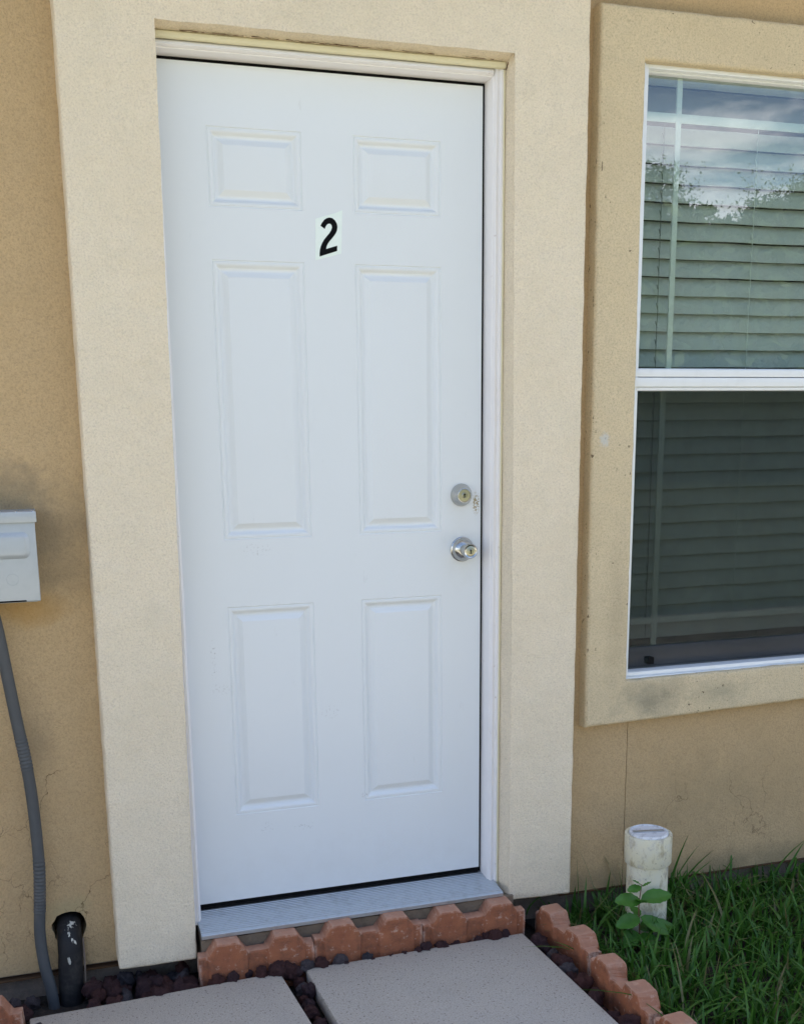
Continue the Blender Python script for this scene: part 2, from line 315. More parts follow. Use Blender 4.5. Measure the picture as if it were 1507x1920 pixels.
m_plate = M('reflective_sticker', (0.80, 0.88, 0.83), 0.35); m_plate.mix(m_plate.math('MULTIPLY', m_plate.ramp(m_plate.noise(60, 4), .4, .7), .35), (.88, .92, .90))
m_num = M('black_vinyl_numeral', (0.004, 0.004, 0.005), 0.7, 0, .1); m_num.bump(m_num.noise(100), .05, .001)

def leafmat(name, c1, c2, trans=0.25, rough=.5, c3=None):
    m = M(name, c1, rough, 0, .35); g = m.N.new('ShaderNodeNewGeometry')
    m.mix(g.outputs['Random Per Island'], c2)
    if c3: m.mix(m.ramp(g.outputs['Random Per Island'], .86, .90), c3)
    m.mix(m.math('MULTIPLY', m.ramp(m.noise(60, 3), .45, .7), .3), tuple(k * .7 for k in c1))
    tl = m.N.new('ShaderNodeBsdfTranslucent'); m.L.new(m.c, tl.inputs[0])
    mi = m.N.new('ShaderNodeMixShader'); mi.inputs[0].default_value = trans
    m.L.new(m.b.outputs[0], mi.inputs[1]); m.L.new(tl.outputs[0], mi.inputs[2])
    m.L.new(mi.outputs[0], m.N['Material Output'].inputs[0]); return m
m_grass = leafmat('grass_blade', (0.035, 0.12, 0.014), (0.11, 0.25, 0.04), .3, .34, (0.20, 0.18, 0.08))
m_leaf = leafmat('sapling_leaf', (0.06, 0.18, 0.025), (0.09, 0.24, 0.035), .3, .38)
m_stem = M('sapling_stem', (0.16, 0.07, 0.04), .6); m_stem.bump(m_stem.noise(100), .2, .001)
m_tree = leafmat('tree_foliage', (0.03, 0.06, 0.015), (0.07, 0.11, 0.03), .2, .6)

# ------------------------------------------------------------------ helpers
def link(name, bm, mat, parent=None, smooth=False, angle=None):
    me = bpy.data.meshes.new(name); bmesh.ops.recalc_face_normals(bm, faces=bm.faces) if angle != 'keep' else None
    bm.to_mesh(me); bm.free(); me.materials.append(mat.m if isinstance(mat, M) else mat)
    if smooth:
        for p in me.polygons: p.use_smooth = True
        if isinstance(angle, (int, float)):
            try: me.set_sharp_from_angle(angle=R(angle))
            except Exception: pass
    o = bpy.data.objects.new(name, me); C.objects.link(o)
    if parent: o.parent = parent
    return o
def thing(name, label, cat, group=None, loc=(0, 0, 0)):
    o = bpy.data.objects.new(name, None); o.empty_display_size = .1; C.objects.link(o); o.location = loc
    o['label'] = label; o['category'] = cat
    if group: o['group'] = group
    return o
def box(bm, x0, x1, y0, y1, z0, z1, bev=0.0, seg=2):
    r = bmesh.ops.create_cube(bm, size=1)
    vs = r['verts']
    for v in vs: v.co = Vector((x0 + (v.co.x + .5) * (x1 - x0), y0 + (v.co.y + .5) * (y1 - y0), z0 + (v.co.z + .5) * (z1 - z0)))
    if bev:
        es = list({e for v in vs for e in v.link_edges})
        bmesh.ops.bevel(bm, geom=es, offset=bev, segments=seg, affect='EDGES', profile=.5)
def boxo(name, dims, mat, parent=None, bev=0.0, seg=2):
    bm = bmesh.new(); box(bm, *dims, bev=bev, seg=seg); return link(name, bm, mat, parent, smooth=bev > 0, angle=35)
def tube(bm, pts, radii, n=20, caps=True):
    rings = []; up = Vector((0, 1, 0.01))
    for i, p in enumerate(pts):
        a = pts[max(i - 1, 0)]; b = pts[min(i + 1, len(pts) - 1)]
        d = (Vector(b) - Vector(a)).normalized()
        u = up - d * up.dot(d)
        if u.length < .1: u = Vector((1, 0, 0)) - d * d.x
        u.normalize(); v = d.cross(u); r = radii[i] if isinstance(radii, (list, tuple)) else radii
        rings.append([bm.verts.new(Vector(p) + (u * math.cos(t) + v * math.sin(t)) * r) for t in [2 * math.pi * k / n for k in range(n)]])
        up = u
    for a, b in zip(rings, rings[1:]):
        for k in range(n): bm.faces.new((a[k], a[(k + 1) % n], b[(k + 1) % n], b[k]))
    if caps: bm.faces.new(rings[0]); bm.faces.new(rings[-1][::-1])
def lathe(bm, prof, center, axis='y', n=40):
    """prof: (radius, height) ; axis y: height goes towards -Y, axis z: up"""
    rings = []
    for r, h in prof:
        ring = []
        for k in range(n):
            t = 2 * math.pi * k / n
            if axis == 'y': c = Vector((r * math.cos(t), -h, r * math.sin(t)))
            else: c = Vector((r * math.cos(t), r * math.sin(t), h))
            ring.append(bm.verts.new(Vector(center) + c))
        rings.append(ring)
    for a, b in zip(rings, rings[1:]):
        for k in range(n): bm.faces.new((a[k], a[(k + 1) % n], b[(k + 1) % n], b[k]))
    bm.faces.new(rings[0]); bm.faces.new(rings[-1])
def holes_plate(outer, holes, y0, y1, bm=None):
    """flat plate in the XZ plane with holes, from y0 (front) to y1"""
    bm = bm or bmesh.new()
    loops = [outer] + holes
    tris = tessellate_polygon([[Vector((x, z, 0)) for x, z in lp] for lp in loops])
    flat = [p for lp in loops for p in lp]
    f = [bm.verts.new((x, y0, z)) for x, z in flat]; b = [bm.verts.new((x, y1, z)) for x, z in flat]
    for a, c, d in tris:
        bm.faces.new((f[a], f[c], f[d])); bm.faces.new((b[a], b[d], b[c]))
    i = 0
    for lp in loops:
        n = len(lp)
        for k in range(n):
            a, c = i + k, i + (k + 1) % n
            bm.faces.new((f[a], f[c], b[c], b[a]))
        i += n
    return bm
def slice_jitter(bm, step, amp, freq=9.0, rng=None, seed=0, axes='xz'):
    xs = [v.co.x for v in bm.verts]; zs = [v.co.z for v in bm.verts]
    def cut(a, lo, hi):
        n = int((hi - lo) / step)
        for i in range(1, n + 1):
            c = lo + (hi - lo) * i / (n + 1)
            co = [0, 0, 0]; no = [0, 0, 0]; co[a] = c; no[a] = 1
            bmesh.ops.bisect_plane(bm, geom=bm.verts[:] + bm.edges[:] + bm.faces[:], plane_co=co, plane_no=no, dist=1e-6)
    if 'x' in axes: cut(0, min(xs), max(xs))
    if 'z' in axes: cut(2, min(zs), max(zs))
    for v in bm.verts:
        p = v.co * freq + Vector((seed, seed, seed))
        n1 = noise.noise_vector(p) * amp + noise.noise_vector(v.co * freq * 5 + Vector((seed, 0, 3))) * amp * .5
        v.co += n1
def ext_outline(pts, y0, y1, bev, seg=3):
    """closed outline in XZ extruded from y0 (front) to y1, the front edges rounded"""
    bm = bmesh.new()
    f = [bm.verts.new((x, y0, z)) for x, z in pts]; b = [bm.verts.new((x, y1, z)) for x, z in pts]
    bm.faces.new(f)
    n = len(pts); fr = []
    for k in range(n): bm.faces.new((f[k], f[(k + 1) % n], b[(k + 1) % n], b[k]))
    bm.edges.ensure_lookup_table()
    es = [e for e in bm.edges if not (e.verts[0] in b and e.verts[1] in b)]
    bmesh.ops.bevel(bm, geom=es, offset=bev, segments=seg, affect='EDGES', profile=.5)
    return bm

# ------------------------------------------------------------------ house wall
YW = -0.02
house = thing('house_wall', 'tan stuccoed front wall of the house around the white door and the window', 'wall', loc=(0, 0, -0.1))
hz = Matrix.Translation((0, 0, 0.1))
def part(name, bm, mat, parent, **k):
    """parts are modelled in world coordinates; shift them into the parent's space"""
    inv = parent_world(parent)
    bm.transform(Matrix.Translation(-inv)); o = link(name, bm, mat, parent, **k); return o
def parent_world(p):
    v = Vector((0, 0, 0))
    while p: v += p.location; p = p.parent
    return v
# keep texture space = world space for the wall: the empty sits at the origin instead
house.location = (0, 0, 0)
hole = []
for k in range(22):
    t = 2 * math.pi * k / 22
    r = 0.041 + 0.006 * noise.noise(Vector((math.cos(t) * 2, math.sin(t) * 2, 1)))
    hole.append((-1.116 + r * math.cos(t) * 1.02, 0.008 + r * math.sin(t) * 1.05))
ZB = -0.098
bm = holes_plate([(-5, ZB - .012), (-.9, ZB), (-.9, 2.2), (.15, 2.2), (.15, ZB), (.4470, ZB), (.4470, .45), (.4490, .45), (.4490, ZB), (7, ZB + .004), (7, 3.0), (-5, 3.0)],
                 [hole, [(.40, .50), (1.36, .50), (1.36, 2.14), (.40, 2.14)]], YW, 0.10)
wall = link('wall', bm, m_wall, house)
# door surround: one U of smoother, paler stucco, 7 cm proud
pts = [(-1.006, -.092), (-.812, -.094), (-.806, .9), (-.800, 2.083), (.048, 2.083), (.050, -.060), (.240, -.066), (.238, 2.62), (-1.0, 2.62)]
bm = ext_outline(pts, -0.095, YW + .004, 0.006)
for v in bm.verts:
    if v.co.x < -.95 and v.co.y > -.03: v.co.x -= .001
slice_jitter(bm, .018, .0016, 24, seed=2)
link('door_surround', bm, m_band, house, smooth=True, angle=42)
# window surround: picture frame of stucco, 4 cm proud
pts_o = [(.292, .403), (1.50, .437), (1.50, 2.222), (.284, 2.220)]
pts_i = [(.417, .530), (1.335, .535), (1.335, 2.101), (.411, 2.101)]
bm = bmesh.new(); prev = None; sg = [(1, 1), (-1, 1), (-1, -1), (1, -1)]
rb = .009; arc = [(rb * (1 - math.cos(R(a))), rb * math.sin(R(a)) - rb) for a in (0, 22, 45, 68, 90)]   # inset, y
loops = [(0, 0.0, YW + .004)] + [(0, ins, -.06 - yy) for ins, yy in arc] + [(1, -ins, -.06 - yy) for ins, yy in arc[::-1]] + [(1, 0, .0)]
for which, ins, yy in loops:
    P = pts_i if which else pts_o
    ring = [bm.verts.new((x + ins * sx_, yy, z + ins * sz_)) for (x, z), (sx_, sz_) in zip(P, sg)]
    if prev:
        for k in range(4): bm.faces.new((prev[k], prev[(k + 1) % 4], ring[(k + 1) % 4], ring[k]))
    prev = ring
slice_jitter(bm, .018, .0016, 22, seed=5)
link('window_surround', bm, m_wtrim, house, smooth=True, angle=42)
# thin drip edge under the stucco, and the foundation behind it
bm = bmesh.new(); box(bm, -5, -1.0, -.024, 0, ZB - .016, ZB - .0125); box(bm, .242, 7, -.024, 0, ZB - .005, ZB - .001)
link('weep_screed', bm, m_crack, house)
bm = bmesh.new(); box(bm, -5, 7, .0, .3, -.6, -.06); slice_jitter(bm, .05, .003, 14, axes='x'); link('foundation', bm, m_found, house)
bm = bmesh.new(); box(bm, -.80, .06, -.104, .0, -.4, -.042); slice_jitter(bm, .04, .003, 20, axes='xz'); link('step_block', bm, m_mortar, house)
# eave and roof that shade this side of the house
bm = bmesh.new(); box(bm, -5, 7, -.42, .1, 2.66, 2.68); link('soffit', bm, m_soffit, house)
bm = bmesh.new(); box(bm, -5, 7, -.45, -.42, 2.62, 2.78); link('fascia', bm, m_soffit, house)
bm = bmesh.new()
vs = [bm.verts.new(c) for c in [(-5.3, -.5, 2.785), (7.3, -.5, 2.785), (7.3, 4.5, 4.6), (-5.3, 4.5, 4.6), (7.3, 9.5, 2.785), (-5.3, 9.5, 2.785)]]
bm.faces.new((vs[0], vs[1], vs[2], vs[3])); bm.faces.new((vs[3], vs[2], vs[4], vs[5])); bm.faces.new((vs[0], vs[5], vs[4], vs[1])); bm.faces.new((vs[0], vs[3], vs[5])); bm.faces.new((vs[1], vs[4], vs[2]))
link('roof', bm, m_roof, house)
bm = bmesh.new(); box(bm, -5, -4.8, .1, 9, -.4, 2.7); box(bm, 6.8, 7, .1, 9, -.4, 2.7); box(bm, -4.8, 6.8, 8.8, 9, -.4, 2.7); link('side_and_rear_walls', bm, m_wall, house)
# the dim room behind the window
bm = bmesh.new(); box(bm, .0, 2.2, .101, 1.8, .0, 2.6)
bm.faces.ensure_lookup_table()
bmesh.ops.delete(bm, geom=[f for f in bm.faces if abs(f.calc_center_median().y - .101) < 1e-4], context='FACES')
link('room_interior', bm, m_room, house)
# caulk joint with a brown split between stucco and door frame
rc = random.Random(3)
bm = bmesh.new()
def wob(bm, p0, p1, n, r, amp, gap, rr):
    pts = []; d = Vector(p1) - Vector(p0)
    for i in range(n + 1):
        t = i / n
        pts.append(Vector(p0) + d * t + Vector((0, rr.uniform(-amp, amp) * .4, rr.uniform(-amp, amp) * .4)))
    i = 0
    while i < n:
        ln = rr.randint(3, 9)
        if rr.random() > gap:
            seg = pts[i:i + ln + 1]
            if len(seg) > 1: tube(bm, seg, [r * rr.uniform(.2, .85) for _ in seg], 5)
        i += ln + rr.randint(0, 2)
wob(bm, (-.79, -.066, 2.0685), (.0, -.066, 2.0685), 90, .0013, .002, .33, rc)
wob(bm, (-.76, -.0645, 2.0685), (.03, -.0645, 2.0685), 70, .0009, .002, .5, rc)
wob(bm, (.035, -.058, 2.05), (.044, -.060, 2.078), 8, .002, .004, .2, rc)
link('caulk_split', bm, m_crack, house)
bm = bmesh.new()
box(bm, -.803, .0365, -.060, -.046, 2.0535, 2.0685, .004); box(bm, .0330, .0365, -.0535, -.045, -.03, 2.052, .001)
slice_jitter(bm, .04, .0007, 20, seed=3)
link('caulk_bead', bm, m_caulk, house, smooth=True, angle=50)
# stucco return inside the opening, slightly splayed
bm = bmesh.new()
def quadstrip(bm, a, b, n=40):
    """a,b: pairs of points (front,back) at both ends"""
    prev = None
    for i in range(n + 1):
        t = i / n
        p = [Vector(a[k]).lerp(Vector(b[k]), t) + noise.noise_vector(Vector(a[k]).lerp(Vector(b[k]), t) * 12) * .0012 for k in range(len(a))]
        cur = [bm.verts.new(q) for q in p]
        if prev:
            for k in range(len(a) - 1): bm.faces.new((prev[k], prev[k + 1], cur[k + 1], cur[k]))
        prev = cur
quadstrip(bm, [(.0505, -.090, -.06), (.036, -.045, -.045), (.036, .02, -.04)], [(.0485, -.090, 2.09), (.036, -.045, 2.09), (.036, .02, 2.09)])
quadstrip(bm, [(-.806, -.090, 2.0825), (-.806, -.045, 2.066), (-.806, .02, 2.066)], [(.05, -.090, 2.0825), (.05, -.045, 2.066), (.05, .02, 2.066)])
link('opening_return', bm, m_band, house, smooth=True, angle=42)

# ------------------------------------------------------------------ door frame
fr = thing('door_frame', 'white painted wooden frame and ribbed metal sill around the white front door', 'door frame')
def jamb_profile(bm, path, flip=1):
    pass
def moulding(bm, x_in, sgn, z0, z1):
    # profile in x (away from the opening) and y
    pr = [(0, .06), (0, -.036), (.0015, -.040), (.0035, -.0405), (.0045, -.046), (.0075, -.050), (.0115, -.049), (.0130, -.047), (.0175, -.047), (.0200, -.051), (.0255, -.050), (.0265, -.044), (.0265, .06)]
    a = [bm.verts.new((x_in + sgn * u, v, z0)) for u, v in pr]; b = [bm.verts.new((x_in + sgn * u, v, z1)) for u, v in pr]
    for k in range(len(pr) - 1): bm.faces.new((a[k], a[k + 1], b[k + 1], b[k]))
    bm.faces.new(a); bm.faces.new(b)
for x, s, zb in ((.0085, 1, -.020), (-.806, -1, -.022)):
    bm = bmesh.new(); moulding(bm, x, s, zb, 2.0605)
    if s < 0:
        for v in bm.verts:
            if v.co.y < -.036: v.co.x += .018
    slice_jitter(bm, .08, .0005, 8, axes='z', seed=x); link('side_jamb', bm, m_jamb, fr, smooth=True, angle=30)
bm = bmesh.new()
pr = [(0, .06), (0, -.036), (.0015, -.040), (.0035, -.0405), (.0045, -.046), (.0075, -.050), (.0115, -.049), (.0150, -.047), (.0175, -.045), (.0175, .06)]
a = [bm.verts.new((-.8045, v, 2.037 + u)) for u, v in pr]; b = [bm.verts.new((.0085, v, 2.037 + u)) for u, v in pr]
for k in range(len(pr) - 1): bm.faces.new((a[k], a[k + 1], b[k + 1], b[k]))
bm.faces.new(a); bm.faces.new(b); link('head_jamb', bm, m_jamb, fr, smooth=True, angle=30)
bm = bmesh.new(); box(bm, .0004, .0082, .009, .03, -.01, 2.04); box(bm, -.806, .0080, .008, .03, 2.0285, 2.0368); link('weatherstrip', bm, m_black, fr)
# sill: ribbed aluminium, falls outwards, rolled front lip
bm = bmesh.new(); pr = [(.06, -.004), (.004, -.004)]
y = .0; z = -.005
for k in range(13):
    pr += [(y, z), (y - .0035, z + .0001), (y - .0045, z - .0016), (y - .0070, z - .0016)]
    y -= .0078; z -= .00125
pr += [(y, z), (y - .004, z - .0006), (y - .0055, z - .0035), (y - .0068, z - .0020), (y - .0095, z - .0022), (y - .011, z - .005), (y - .011, z - .014), (y - .009, z - .0155), (y, z - .0155), (.06, z - .0155)]
a = [bm.verts.new((-.800, u, v)) for u, v in pr]; b = [bm.verts.new((.026, u, v)) for u, v in pr]
for k in range(len(pr)): j = (k + 1) % len(pr); bm.faces.new((a[k], a[j], b[j], b[k]))
bm.faces.new(a); bm.faces.new(b); link('sill', bm, m_alu, fr)

# ------------------------------------------------------------------ door
door = thing('front_door', 'white six-panel front door with knob, deadbolt and stick-on number 2', 'door')
xs = [-.803, -.680, -.457, -.332, -.109, 0.0]; zs = [.012, .246, .791, .958, 1.61, 1.725, 1.898, 2.028]
prof = [(.0, .0), (.0016, .0014), (.0032, .0016), (.0048, .0004), (.0095, .0004), (.0125, .0016), (.0175, .0058), (.0215, .0068), (.0255, .0062), (.0330, .0026), (.0385, .0006), (.0420, .0004)]
bm = bmesh.new()
for i in range(5):
    for j in range(7):
        x0, x1, z0, z1 = xs[i], xs[i + 1], zs[j], zs[j + 1]
        if i in (1, 3) and j in (1, 3, 5):
            prev = None
            for o_, d in [(a_, d_ * 1.4) for a_, d_ in prof]:
                ring = [bm.verts.new(c) for c in ((x0 + o_, d, z0 + o_), (x1 - o_, d, z0 + o_), (x1 - o_, d, z1 - o_), (x0 + o_, d, z1 - o_))]
                if prev:
                    for k in range(4): bm.faces.new((prev[k], prev[(k + 1) % 4], ring[(k + 1) % 4], ring[k]))
                prev = ring
            bm.faces.new(prev)
        else:
            bm.faces.new([bm.verts.new(c) for c in ((x0, 0, z0), (x1, 0, z0), (x1, 0, z1), (x0, 0, z1))])
bmesh.ops.remove_doubles(bm, verts=bm.verts, dist=1e-5)
# edges of the slab
be = [e for e in bm.edges if e.is_boundary]
r = bmesh.ops.extrude_edge_only(bm, edges=be)
for v in [g for g in r['geom'] if isinstance(g, bmesh.types.BMVert)]: v.co.y += .044
slab = link('slab', bm, m_door, door, smooth=True, angle=12)
bm = bmesh.new(); box(bm, -.803, .0, .006, .04, -.0028, .0125); box(bm, -.80, -.002, .0, .008, -.0028, .003); link('sweep', bm, m_black, door)
# deadbolt
bm = bmesh.new(); dc = (-.055, .0, 1.05)
lathe(bm, [(.0292, 0), (.0295, .002), (.0290, .004), (.0262, .0095), (.0215, .0165), (.0185, .0215), (.0178, .0232), (.0165, .0236), (.0162, .0225)], dc)
db = link('deadbolt', bm, m_nickel, door, smooth=True, angle=40)
bm = bmesh.new(); lathe(bm, [(.0160, .021), (.0160, .0230), (.0152, .0238), (.0080, .0240), (.0076, .0232), (.0070, .0232)], dc); link('cylinder_face', bm, m_nickel_y, db, smooth=True, angle=30)
bm = bmesh.new(); lathe(bm, [(.0066, .0225), (.0066, .0246), (.0058, .0252)], dc, n=24); link('key_plug', bm, m_nickel, db, smooth=True, angle=30)
def keyslot(bm, cx, cz, y):
    lathe(bm, [(.0027, 0), (.0027, .0004)], (cx, y, cz + .0022), n=12); box(bm, cx - .0014, cx + .0014, y - .0005, y, cz - .0056, cz + .0022)
bm = bmesh.new(); keyslot(bm, dc[0], dc[2], -.0253); link('keyhole', bm, m_key, db)
# knob
kc = (-.053, .0, .909)
bm = bmesh.new()
lathe(bm, [(.0150, .020), (.0130, .027), (.0125, .031), (.0145, .0345), (.0165, .0375), (.0155, .0400), (.0150, .0420), (.0170, .0450), (.0192, .0505), (.0200, .0560), (.0193, .0605), (.0175, .0632), (.0168, .0624)], kc)
kn = link('door_knob', bm, m_nickel, door, smooth=True, angle=50)
bm = bmesh.new(); lathe(bm, [(.0318, 0), (.0324, .002), (.0322, .0045), (.0300, .0060), (.0285, .0080), (.0270, .0120), (.0225, .0180), (.0175, .0220), (.0150, .0235)], kc); link('rosette', bm, m_nickel, kn, smooth=True, angle=50)
bm = bmesh.new(); lathe(bm, [(.0166, .0600), (.0158, .0615), (.0150, .0612), (.0140, .0622), (.0100, .0634), (.0078, .0636), (.0072, .0628), (.0066, .0628)], kc); link('knob_face', bm, m_nickel_y, kn, smooth=True, angle=30)
bm = bmesh.new(); lathe(bm, [(.0064, .061), (.0064, .0645), (.0056, .0650)], kc, n=24); link('key_plug', bm, m_nickel, kn, smooth=True, angle=30)
bm = bmesh.new(); keyslot(bm, kc[0], kc[2], -.0651); link('keyhole', bm, m_key, kn)
# number
plate = [(-.4271, 1.7087), (-.4087, 1.715), (-.3841, 1.7216), (-.373, 1.7254), (-.3606, 1.7309), (-.3627, 1.6825), (-.3651, 1.6331), (-.3976, 1.6241), (-.4295, 1.6155)]
glyph = [(-0.4154, 1.6935), (-0.4115, 1.7005), (-0.4059, 1.7074), (-0.3997, 1.7112), (-0.3929, 1.7129), (-0.3856, 1.7118), (-0.379, 1.7068), (-0.3749, 1.6998), (-0.3735, 1.6932), (-0.3746, 1.6853), (-0.3778, 1.6785), (-0.3829, 1.6716), (-0.3886, 1.6653), (-0.3936, 1.6601), (-0.3981, 1.6543), (-0.4013, 1.6481), (-0.4027, 1.6419), (-0.375, 1.6503), (-0.3756, 1.6383), (-0.4192, 1.6243), (-0.4193, 1.6313), (-0.4183, 1.6391), (-0.416, 1.647), (-0.4121, 1.6555), (-0.4064, 1.6641), (-0.4001, 1.671), (-0.3938, 1.6779), (-0.3894, 1.6842), (-0.3871, 1.6904), (-0.3875, 1.6948), (-0.3896, 1.6981), (-0.3933, 1.6993), (-0.397, 1.6984), (-0.4007, 1.6954), (-0.4032, 1.6914), (-0.4048, 1.6869)]
st = link('number_sticker', holes_plate(plate, [], -.0008, -.0001), m_plate, door)
link('numeral', holes_plate(glyph, [], -.0013, -.00085), m_num, st)

# ------------------------------------------------------------------ window
win = thing('window', 'white single-hung window with a fly screen over its lower half, blinds behind', 'window')
XR = 1.335
def frame(bm, x0, x1, z0, z1, wl, wr, wb, wt, y0, y1, bev=.0015):
    box(bm, x0, x0 + wl, y0, y1, z0, z1, bev); box(bm, x1 - wr, x1, y0, y1, z0, z1, bev)
    box(bm, x0 + wl, x1 - wr, y0 + .0005, y1, z0, z0 + wb, bev); box(bm, x0 + wl, x1 - wr, y0 + .0005, y1, z1 - wt, z1, bev)
bm = bmesh.new()
frame(bm, .4165, XR, .532, 2.1015, .0165, .02, .014, .010, -.036, .09)
box(bm, .4175, XR - .005, -.046, -.036, .520, .534, .002)          # sill nose
box(bm, .414, .418, -.046, -.030, .53, 2.10, .001)                 # outer fin
link('window_frame', bm, m_vinyl, win, smooth=True, angle=40)
bm = bmesh.new()
box(bm, .4168, XR - .02, -.040, .04, 1.3465, 1.366, .002); box(bm, .4168, XR - .02, -.043, .03, 1.3205, 1.3445, .002); box(bm, .43, XR - .02, -.038, .02, 1.311, 1.3195, .001)
link('meeting_rail', bm, m_vinyl, win, smooth=True, angle=40)
up = thing_ = bpy.data.objects.new('upper_sash', None); C.objects.link(up); up.parent = win
up = bpy.data.objects['upper_sash']
bm = bmesh.new(); frame(bm, .433, XR - .02, 1.366, 2.0915, .004, .03, .003, .004, -.020, .012, .001); link('sash_frame', bm, m_vinyl, up, smooth=True, angle=40)
bm = bmesh.new(); box(bm, .4375, XR - .05, .000, .002, 1.3695, 2.0872); link('glass', bm, m_glass, up)
bm = bmesh.new()
box(bm, .541, .5565, .004, .010, 1.3695, 2.0872, .001); box(bm, 1.225, 1.2405, .004, .010, 1.3695, 2.0872, .001)
box(bm, .4378, 1.284, .0045, .0095, 1.982, 2.004, .001)
link('grille', bm, m_grille, up, smooth=True, angle=40)
lo = bpy.data.objects.new('lower_sash', None); C.objects.link(lo); lo.parent = win
bm = bmesh.new(); box(bm, .434, XR - .021, .020, .045, .547, .604, .002); box(bm, .434, .440, .022, .045, .604, 1.311, .001); box(bm, 1.28, XR - .021, .022, .045, .604, 1.311, .001)
link('sash_frame', bm, m_sashmetal, lo, smooth=True, angle=40)
bm = bmesh.new(); box(bm, .440, 1.28, .030, .032, .604, 1.311); link('glass', bm, m_glass_low, lo)
bm = bmesh.new(); box(bm, .5455, .5625, .034, .040, .604, 1.311, .001); box(bm, .4405, 1.279, .0345, .0395, .667, .685, .001); box(bm, 1.225, 1.241, .034, .040, .604, 1.311, .001)
link('grille', bm, m_grille, lo, smooth=True, angle=40)
bm = bmesh.new(); box(bm, .516, .534, -.006, .0195, .557, .577, .001); link('sash_latch', bm, m_black, lo)
bm = bmesh.new(); box(bm, .434, XR - .021, -.004, -.0036, .548, 1.3105); link('insect_screen', bm, m_screen, win)

# blind: headrail, slats tilted nearly shut, ladder cords
bl = thing('venetian_blind', 'nearly closed wide-slat blind hanging inside the window', 'blind')
bm = bmesh.new(); box(bm, .45, 1.32, .11, .16, 2.02, 2.095, .002); link('headrail', bm, m_sashmetal, bl, smooth=True, angle=40)
PITCH = .0474; slat0 = None; k = 0
z = 1.970
def slat_mesh():
    bm = bmesh.new(); n = 6; W = .0505; th = .0026; rows = []
    for i in range(n + 1):
        u = (i / n - .5) * W; h = .0022 * (1 - (2 * i / n - 1) ** 2)
        rows.append((u, h))
    tl = R(68); c, s_ = math.cos(tl), math.sin(tl)
    def pt(x, u, h): return (x, -u * c * -1 * -1 - h * s_, -u * s_ * -1 + h * c) if False else (x, u * c - h * s_, u * s_ + h * c)
    # u<0 is the lower, outward edge
    for x0, x1 in ((.452, 1.318),):
        seg = 24; f = []; b = []
        for j in range(seg + 1):
            x = x0 + (x1 - x0) * j / seg; sag = .0006 * math.sin(j * .9)
            f.append([bm.verts.new(Vector(pt(x, u, h)) + Vector((0, 0, sag))) for u, h in rows])
            b.append([bm.verts.new(Vector(pt(x, u, h - th)) + Vector((0, 0, sag))) for u, h in rows])
        for j in range(seg):
            for i in range(n):
                bm.faces.new((f[j][i], f[j][i + 1], f[j + 1][i + 1], f[j + 1][i])); bm.faces.new((b[j][i], b[j + 1][i], b[j + 1][i + 1], b[j][i + 1]))
            bm.faces.new((f[j][0], f[j + 1][0], b[j + 1][0], b[j][0])); bm.faces.new((f[j][n], b[j][n], b[j + 1][n], f[j + 1][n]))
        bm.faces.new(f[0] + b[0][::-1]); bm.faces.new(f[-1][::-1] + b[-1])
    return bm
while z > .612:
    if slat0 is None: o = slat0 = link('slat', slat_mesh(), m_slat, bl, smooth=True, angle=40)
    else: o = slat0.copy(); C.objects.link(o); o.parent = bl
    o.location = (0, .080, z); o.rotation_euler = (R(rnd.uniform(-2.5, 2.5)), R(rnd.uniform(-.06, .06)), 0)
    z -= PITCH; k += 1
bm = bmesh.new(); box(bm, .452, 1.318, .066, .100, .574, .590, .003); link('bottom_rail', bm, m_slat, bl, smooth=True, angle=40)
def ladder(x, mt):
    bm = bmesh.new(); pts = []; zz = 2.0
    while zz > .62:
        pts.append((x + rnd.uniform(-.0008, .0008), .0665 + rnd.uniform(0, .002), zz)); zz -= PITCH / 2
    tube(bm, pts, .0009, 6)
    zz = 1.97
    while zz > .66:      # slanted rungs of the ladder showing between slats
        tube(bm, [(x - .006, .0655, zz + .002), (x - .001, .0650, zz - .016)], .0011, 5); zz -= PITCH
    link('ladder_cord', bm, mt, bl)
ladder(.545, m_cord); ladder(.835, m_grille); ladder(1.20, m_grille)

# ------------------------------------------------------------------ electrical box and conduit
eb = thing('electrical_box', 'grey metal electrical box with hinged cover mounted on the tan wall', 'electrical box')
bm = bmesh.new(); box(bm, -1.42, -1.127, -.108, -.0205, .846, 1.046, .003); link('enclosure', bm, m_box, eb, smooth=True, angle=40)
bm = bmesh.new()
pv = [(-1.424, 1.0495), (-1.1175, 1.0495), (-1.1185, 1.0265), (-1.424, 1.0265)]
box(bm, -1.424, -1.117, -.121, -.0205, 1.0465, 1.0500, .001); box(bm, -1.424, -1.117, -.1225, -.1195, 1.026, 1.0500, .001)
link('lid_flange', bm, m_box, eb, smooth=True, angle=40)
bm = bmesh.new(); box(bm, -1.424, -1.121, -.1175, -.109, .8485, 1.0405, .003, 3)
for v in bm.verts:
    if v.co.x > -1.2: v.co.x -= (v.co.z - .8485) * -.0 
cov = link('cover', bm, m_box, eb, smooth=True, angle=40)
